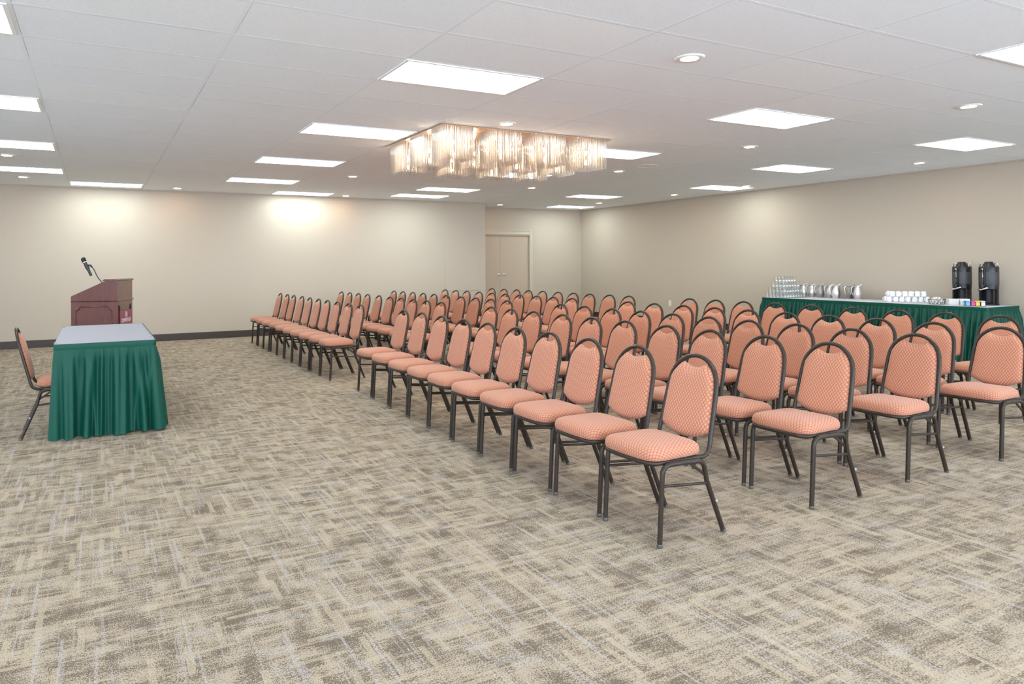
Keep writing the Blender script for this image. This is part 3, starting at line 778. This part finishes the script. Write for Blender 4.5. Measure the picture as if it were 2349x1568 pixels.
# sweetener caddy
cpos, crz = Vector((11.80, 1.50, TZ + .003)), -.79
t = thing('sweetener_caddy', 'clear wire caddy holding blue, pink, yellow and pale sweetener packets', 'caddy', cpos, crz)
bm = B()
def rect(a, b_, z): return [(-a, -b_, z), (a, -b_, z), (a, b_, z), (-a, b_, z)]
for a, b_, z, r in ((.128, .048, .062, .0024), (.120, .042, .002, .002)):
    q = rect(a, b_, z)
    for i in range(4): tube(bm, [q[i], q[(i + 1) % 4]], r, 6)
for i in range(4): tube(bm, [rect(.128, .048, .062)[i], rect(.120, .042, .002)[i]], .002, 6)
tube(bm, [(.128, -.02, .062), (.14, -.02, .068), (.14, .02, .068), (.128, .02, .062)], .002, 6)
obj('wire_frame', bm, 'wire', t, smooth=60)
bm = B()
for x in (-.058, .003, .064): box(bm, (x, 0, .03), (.0015, .082, .056))
obj('divider', bm, 'wire', t)
pk0 = None
for ci, (x, mt, cn) in enumerate(((-.092, 'blue', 'blue'), (-.028, 'pink', 'pink'), (.033, 'yellow', 'yellow'), (.094, 'pale', 'pale green'))):
    for k in range(8):
        p = Vector((x + random.uniform(-.004, .004), -.036 + k * .0103, .004)); p.rotate(Matrix.Rotation(crz, 3, 'Z')); p += cpos
        lb = '%s sweetener packet, %s from the front of the caddy' % (cn, ORD[k])
        bm = B(); box(bm, (0, 0, .033), (.046, .0035, .058)); box(bm, (0, 0, .067), (.046, .0012, .010))
        o = obj('sweetener_packet', bm, mt, loc=p); o.rotation_euler = (random.uniform(-.04, .04), random.uniform(-.07, .07), crz)
        tag(o, lb, 'packet', '%s sweetener packets' % cn)
# coffee dispensers
def dispenser(label, x, y, rz):
    t = thing('coffee_dispenser', label, 'coffee dispenser', (x, y, TZ + .0025), rz, 'black coffee dispensers')
    # local: front is -x
    bm = B(); lathe(bm, [(.138, 0), (.142, .006), (.142, .016), (.13, .024), (.02, .026)], 32, None, True, True); obj('base', bm, 'black', t, smooth=40)
    for sx, sy in ((-.05, -.112), (-.05, .112)):
        bm = B(); box(bm, (sx, sy, .12), (.035, .022, .20)); obj('post', bm, 'black', t, bevel=.005)
    bm = B()
    outer = [(.136 * math.cos(a), .136 * math.sin(a)) for a in [-1.7 + 3.4 * k / 22 for k in range(23)]]
    inner = [(.10 * math.cos(a), .10 * math.sin(a)) for a in [1.7 - 3.4 * k / 22 for k in range(23)]]
    prism(bm, outer + inner, lambda u, v, d: (u, v, d), .02, .22); obj('rear_stand', bm, 'black', t, smooth=40)
    bm = B(); lathe(bm, [(.03, .212), (.125, .215), (.138, .225), (.140, .27), (.141, .285)], 36, None, True, True); obj('lower_collar', bm, 'black', t, smooth=40)
    bm = B(); lathe(bm, [(.1405, .285), (.1425, .29), (.1425, .455), (.1405, .46)], 36, None, True, True); obj('body_band', bm, 'grey', t, smooth=40)
    bm = B(); lathe(bm, [(.1415, .46), (.1415, .525), (.136, .537), (.085, .540)], 36, None, True, True); obj('upper_collar', bm, 'black', t, smooth=40)
    bm = B(); lathe(bm, [(.088, .538), (.080, .572), (.060, .590), (.056, .604), (.02, .606)], 24, None, True, True); obj('lid', bm, 'black', t, smooth=40)
    for s in (-1, 1):
        bm = B(); tube(bm, [(0, s * .092, .534), (0, s * .092, .575), (0, s * .100, .584), (0, s * .132, .584), (0, s * .140, .575), (0, s * .140, .534)], .0065, 8, sq=.5, up=(1, 0, 0)); obj('carry_loop', bm, 'chrome', t, smooth=180)
    bm = B(); box(bm, (-.150, -.018, .39), (.024, .048, .27)); obj('gauge_column', bm, 'black', t, bevel=.006)
    bm = B(); tube(bm, [(-.166, -.010, .29), (-.166, -.010, .50)], .006, 8); obj('sight_glass', bm, 'clear', t, smooth=180)
    bm = B(); lathe(bm, [(.026, 0), (.028, .02), (.02, .05), (.012, .06)], 16, Matrix.Translation((-.165, -.0, .245)), True, True); obj('faucet', bm, 'black', t, smooth=50)
    bm = B(); tube(bm, [(-.15, .05, .218), (-.185, .05, .214), (-.19, 0, .216), (-.188, -.03, .222), (-.182, -.075, .238), (-.165, -.085, .24)], [.012, .012, .011, .01, .012, .012], 8, sq=.4); obj('faucet_lever', bm, 'chrome', t, smooth=60)
    bm = B(); lathe(bm, [(.016, 0), (.016, .006)], 12, Matrix.Translation((-.163, .0, .50)), True, True); obj('gauge_cap', bm, 'chrome', t, smooth=40)
    return t
d0 = dispenser('black coffee dispenser on the left, partly behind the napkins', 12.30, 1.905, -.12)
for o in [d0] + list(d0.children):
    if o.type == 'MESH':
        o.data.transform(Matrix.Diagonal((.86, .86, 1.06, 1)))
dup(d0, (12.28, 1.54, TZ + .0025), -.15, 'black coffee dispenser on the right, at the end of the buffet')

# ------------------------------------------------------------------ lectern and microphone
TH = math.radians(-20.5)
le = thing('lectern', 'dark mahogany lectern with sloped top and framed side panel, behind the small table', 'lectern', (.674, 6.2, 0), TH)
# local: -x runs back along the side panel, +y is the width; the audience face is the plane x = 0
DL, WL, T = .585, .60, .02
prof = [(-DL, .0), (0, 0), (0, 1.275), (-.150, 1.275), (-DL, 1.075)]
for nm, y0, y1 in (('side_panel', 0, T), ('side_panel', WL - T, WL)):
    bm = B(); prism(bm, prof, lambda u, v, d: (u, d, v), y0, y1); obj(nm, bm, 'wood', le)
bm = B(); box2(bm, (-T, T, 0), (0, WL - T, 1.275)); obj('front_panel', bm, 'wood', le)
bm = B(); prism(bm, [(-DL + .002, 1.058), (-.150, 1.258), (-.150, 1.274), (-DL + .002, 1.074)], lambda u, v, d: (u, d, v), T, WL - T); obj('reading_slope', bm, 'wood', le)
bm = B(); prism(bm, [(-.175, 1.275), (.012, 1.275), (.016, 1.285), (.004, 1.300), (-.155, 1.300), (-.180, 1.285)], lambda u, v, d: (u, d, v), -.012, WL + .012); obj('top_cap', bm, 'wood', le)
bm = B(); tr = [(0, 0), (.008, .002), (.014, .009), (.014, .016), (.006, .02), (0, .022)]
prism(bm, tr, lambda u, v, d: (d, -u, 1.0 + v), -DL, .012); prism(bm, tr, lambda u, v, d: (u, d, 1.0 + v), -.012, WL + .012); prism(bm, tr, lambda u, v, d: (d, WL + u, 1.0 + v), -DL, .012); obj('waist_moulding', bm, 'wood', le, smooth=40)
def frame_outline(a, b_, z0, z1, r):
    p = [(a + r, z1), (b_ - r, z1)]
    p += [(b_ - r + r * math.sin(q) * 1.0 + 0, z1 - r + r * (1 - math.sin(q)) * 0 + r * math.cos(q) * 0) for q in ()]
    def cc(cx_, cz_, q0, q1): return [(cx_ + r * math.cos(q0 + (q1 - q0) * i / 6), cz_ + r * math.sin(q0 + (q1 - q0) * i / 6)) for i in range(7)]
    p = [(a + r, z1), (b_ - r, z1)] + cc(b_, z1, PI, 1.5 * PI)[1:] + [(b_, z0 + r)] + cc(b_, z0, .5 * PI, PI)[1:] + [(a + r, z0)] + cc(a, z0, 0, .5 * PI)[1:] + [(a, z1 - r)] + cc(a, z1, -.5 * PI, 0)[1:-1]
    return p
bm = B(); tube(bm, [(u, -.003, v) for u, v in frame_outline(-DL + .065, -.065, .18, .935, .05)], .0075, 6, closed=True); obj('panel_moulding', bm, 'wood', le, smooth=60)
bm = B(); prism(bm, tr, lambda u, v, d: (d, -u, .04 + v * 2), -DL, .012); box2(bm, (-DL, -.012, 0), (.012, 0, .05)); box2(bm, (0, 0, 0), (.012, WL, .05)); obj('plinth', bm, 'wood', le)
# gooseneck holder
gn = [(-.275, .30, 1.205), (-.29, .30, 1.235), (-.32, .30, 1.275), (-.35, .30, 1.315), (-.372, .30, 1.355), (-.388, .30, 1.395), (-.408, .30, 1.435), (-.432, .30, 1.465)]
bm = B(); tube(bm, gn, .0065, 8); obj('gooseneck', bm, 'mic', le, smooth=180)
md = Vector((-.41, 0, .91)).normalized(); mc = Vector((-.495, .30, 1.467))
bm = B(); tube(bm, [mc - md * .035, mc + md * .03], .026, 12, cap=False); tube(bm, [(-.430, .30, 1.462), (-.452, .30, 1.488), (-.478, .30, 1.49)], .013, 8); obj('microphone_clip', bm, 'mic', le, smooth=60)
mt = thing('microphone', 'black handheld microphone clipped to the lectern gooseneck', 'microphone', (.674, 6.2, 0), TH)
q = Vector((0, 0, 1)).rotation_difference(md).to_matrix().to_4x4(); mm = Matrix.Translation(mc) @ q
bm = B(); lathe(bm, [(.004, -.135), (.018, -.134), (.0185, -.10), (.021, .03), (.024, .062)], 18, mm, True, True); obj('handle', bm, 'mic', mt, smooth=50)
bm = B(); lathe(bm, [(.0285, .062), (.0285, .072)], 18, mm, True, True); obj('collar', bm, 'knob', mt, smooth=50)
bm = B(); lathe(bm, [(.027, .073), (.031, .095), (.031, .11), (.027, .128), (.014, .136), (.002, .137)], 18, mm, True, True); obj('grille', bm, 'grille', mt, smooth=50)
# hanging sign on the audience face
sg = thing('lectern_sign', 'maroon sign with pale emblem and lettering hung on the lectern front', 'sign', (.674, 6.2, 0), TH)
bm = B(); box2(bm, (.004, .075, .46), (.016, .525, .872)); obj('sign_board', bm, 'sign', sg, bevel=.002)
for y0, y1 in ((.095, .075), (.505, .525)):
    bm = B(); prism(bm, [(y0 - .012, .872), (y0 + .012, .872), (y1 + .012, .945), (y1 - .012, .945)], lambda u, v, d: (d, u, v), .002, .009); obj('strap', bm, 'black', sg)
def text_mesh(name, body, size, sx, loc, mtl, parent, extr=.0015, cut=None):
    cu = bpy.data.curves.new(name, 'FONT'); cu.body = body; cu.size = size; cu.align_x = 'CENTER'; cu.extrude = extr
    to = bpy.data.objects.new(name, cu); C.objects.link(to)
    dg = bpy.context.evaluated_depsgraph_get(); me = bpy.data.meshes.new_from_object(to.evaluated_get(dg)); bpy.data.objects.remove(to)
    me.transform(Matrix.Translation(loc) @ Matrix(((0, 0, 1, 0), (1, 0, 0, 0), (0, 1, 0, 0), (0, 0, 0, 1))) @ Matrix.Diagonal((sx, 1, 1, 1)))
    me.materials.clear(); me.materials.append(M[mtl]); o = bpy.data.objects.new(name, me); C.objects.link(o); o.parent = parent; return o
text_mesh('lettering', 'CROWNE PLAZA', .078, .60, (.0172, .30, .708), 'sign_white', sg)
bm = B(); tube(bm, [(.017, .30 +   .038 * math.cos(2 * PI * k / 40), .812 + .040 * math.sin(2 * PI * k / 40)) for k in range(40)], .003, 6, closed=True)
for k, (w_, z_) in enumerate(((.010, .835), (.018, .824), (.022, .812), (.018, .800), (.010, .789))):
    box(bm, (.0172, .30 - w_ * .52, z_), (.003, w_ * .85, .007)); box(bm, (.0172, .30 + w_ * .52, z_), (.003, w_ * .85, .007))
obj('emblem', bm, 'sign_white', sg)

# ------------------------------------------------------------------ added fill light, camera, view
w = bpy.data.worlds.new('fill_daylight'); S.world = w; w.use_nodes = True  # bright surround added to lift the ceiling through the made-up openings
bg = w.node_tree.nodes['Background']; bg.inputs[0].default_value = (.78, .90, 1.06, 1); bg.inputs[1].default_value = 7.2
F, PX, PY = 1573.579, 1174.5 - 163.383, 605.538
yaw, roll = .465, -.007
fwd = Vector((math.sin(yaw), math.cos(yaw), 0)); r0 = Vector((math.cos(yaw), -math.sin(yaw), 0)); u0 = Vector((0, 0, 1))
R_ = r0 * math.cos(roll) + u0 * math.sin(roll); U_ = -r0 * math.sin(roll) + u0 * math.cos(roll)
cam = bpy.data.cameras.new('camera'); co = bpy.data.objects.new('camera', cam); C.objects.link(co)
co.matrix_world = Matrix(((R_.x, U_.x, -fwd.x, .434), (R_.y, U_.y, -fwd.y, -3.918), (R_.z, U_.z, -fwd.z, CEIL - 1.485), (0, 0, 0, 1)))
cam.sensor_width = 36; cam.sensor_fit = 'HORIZONTAL'; cam.lens = F / 2349 * 36
cam.shift_x = (1174.5 - PX) / 2349; cam.shift_y = -(784 - PY) / 2349; cam.clip_start = .05
S.camera = co
vs = S.view_settings; S.display_settings.display_device = 'sRGB'
vs.view_transform = 'Standard'; vs.look = 'None'; vs.gamma = 1.0; vs.use_curve_mapping = False; vs.exposure = 0.42
cy_ = S.cycles
cy_.max_bounces = 10; cy_.diffuse_bounces = 6; cy_.glossy_bounces = 4; cy_.transparent_max_bounces = 40; cy_.transmission_bounces = 6
cy_.use_denoising = True; cy_.sample_clamp_indirect = 6.0; cy_.caustics_reflective = False; cy_.caustics_refractive = False
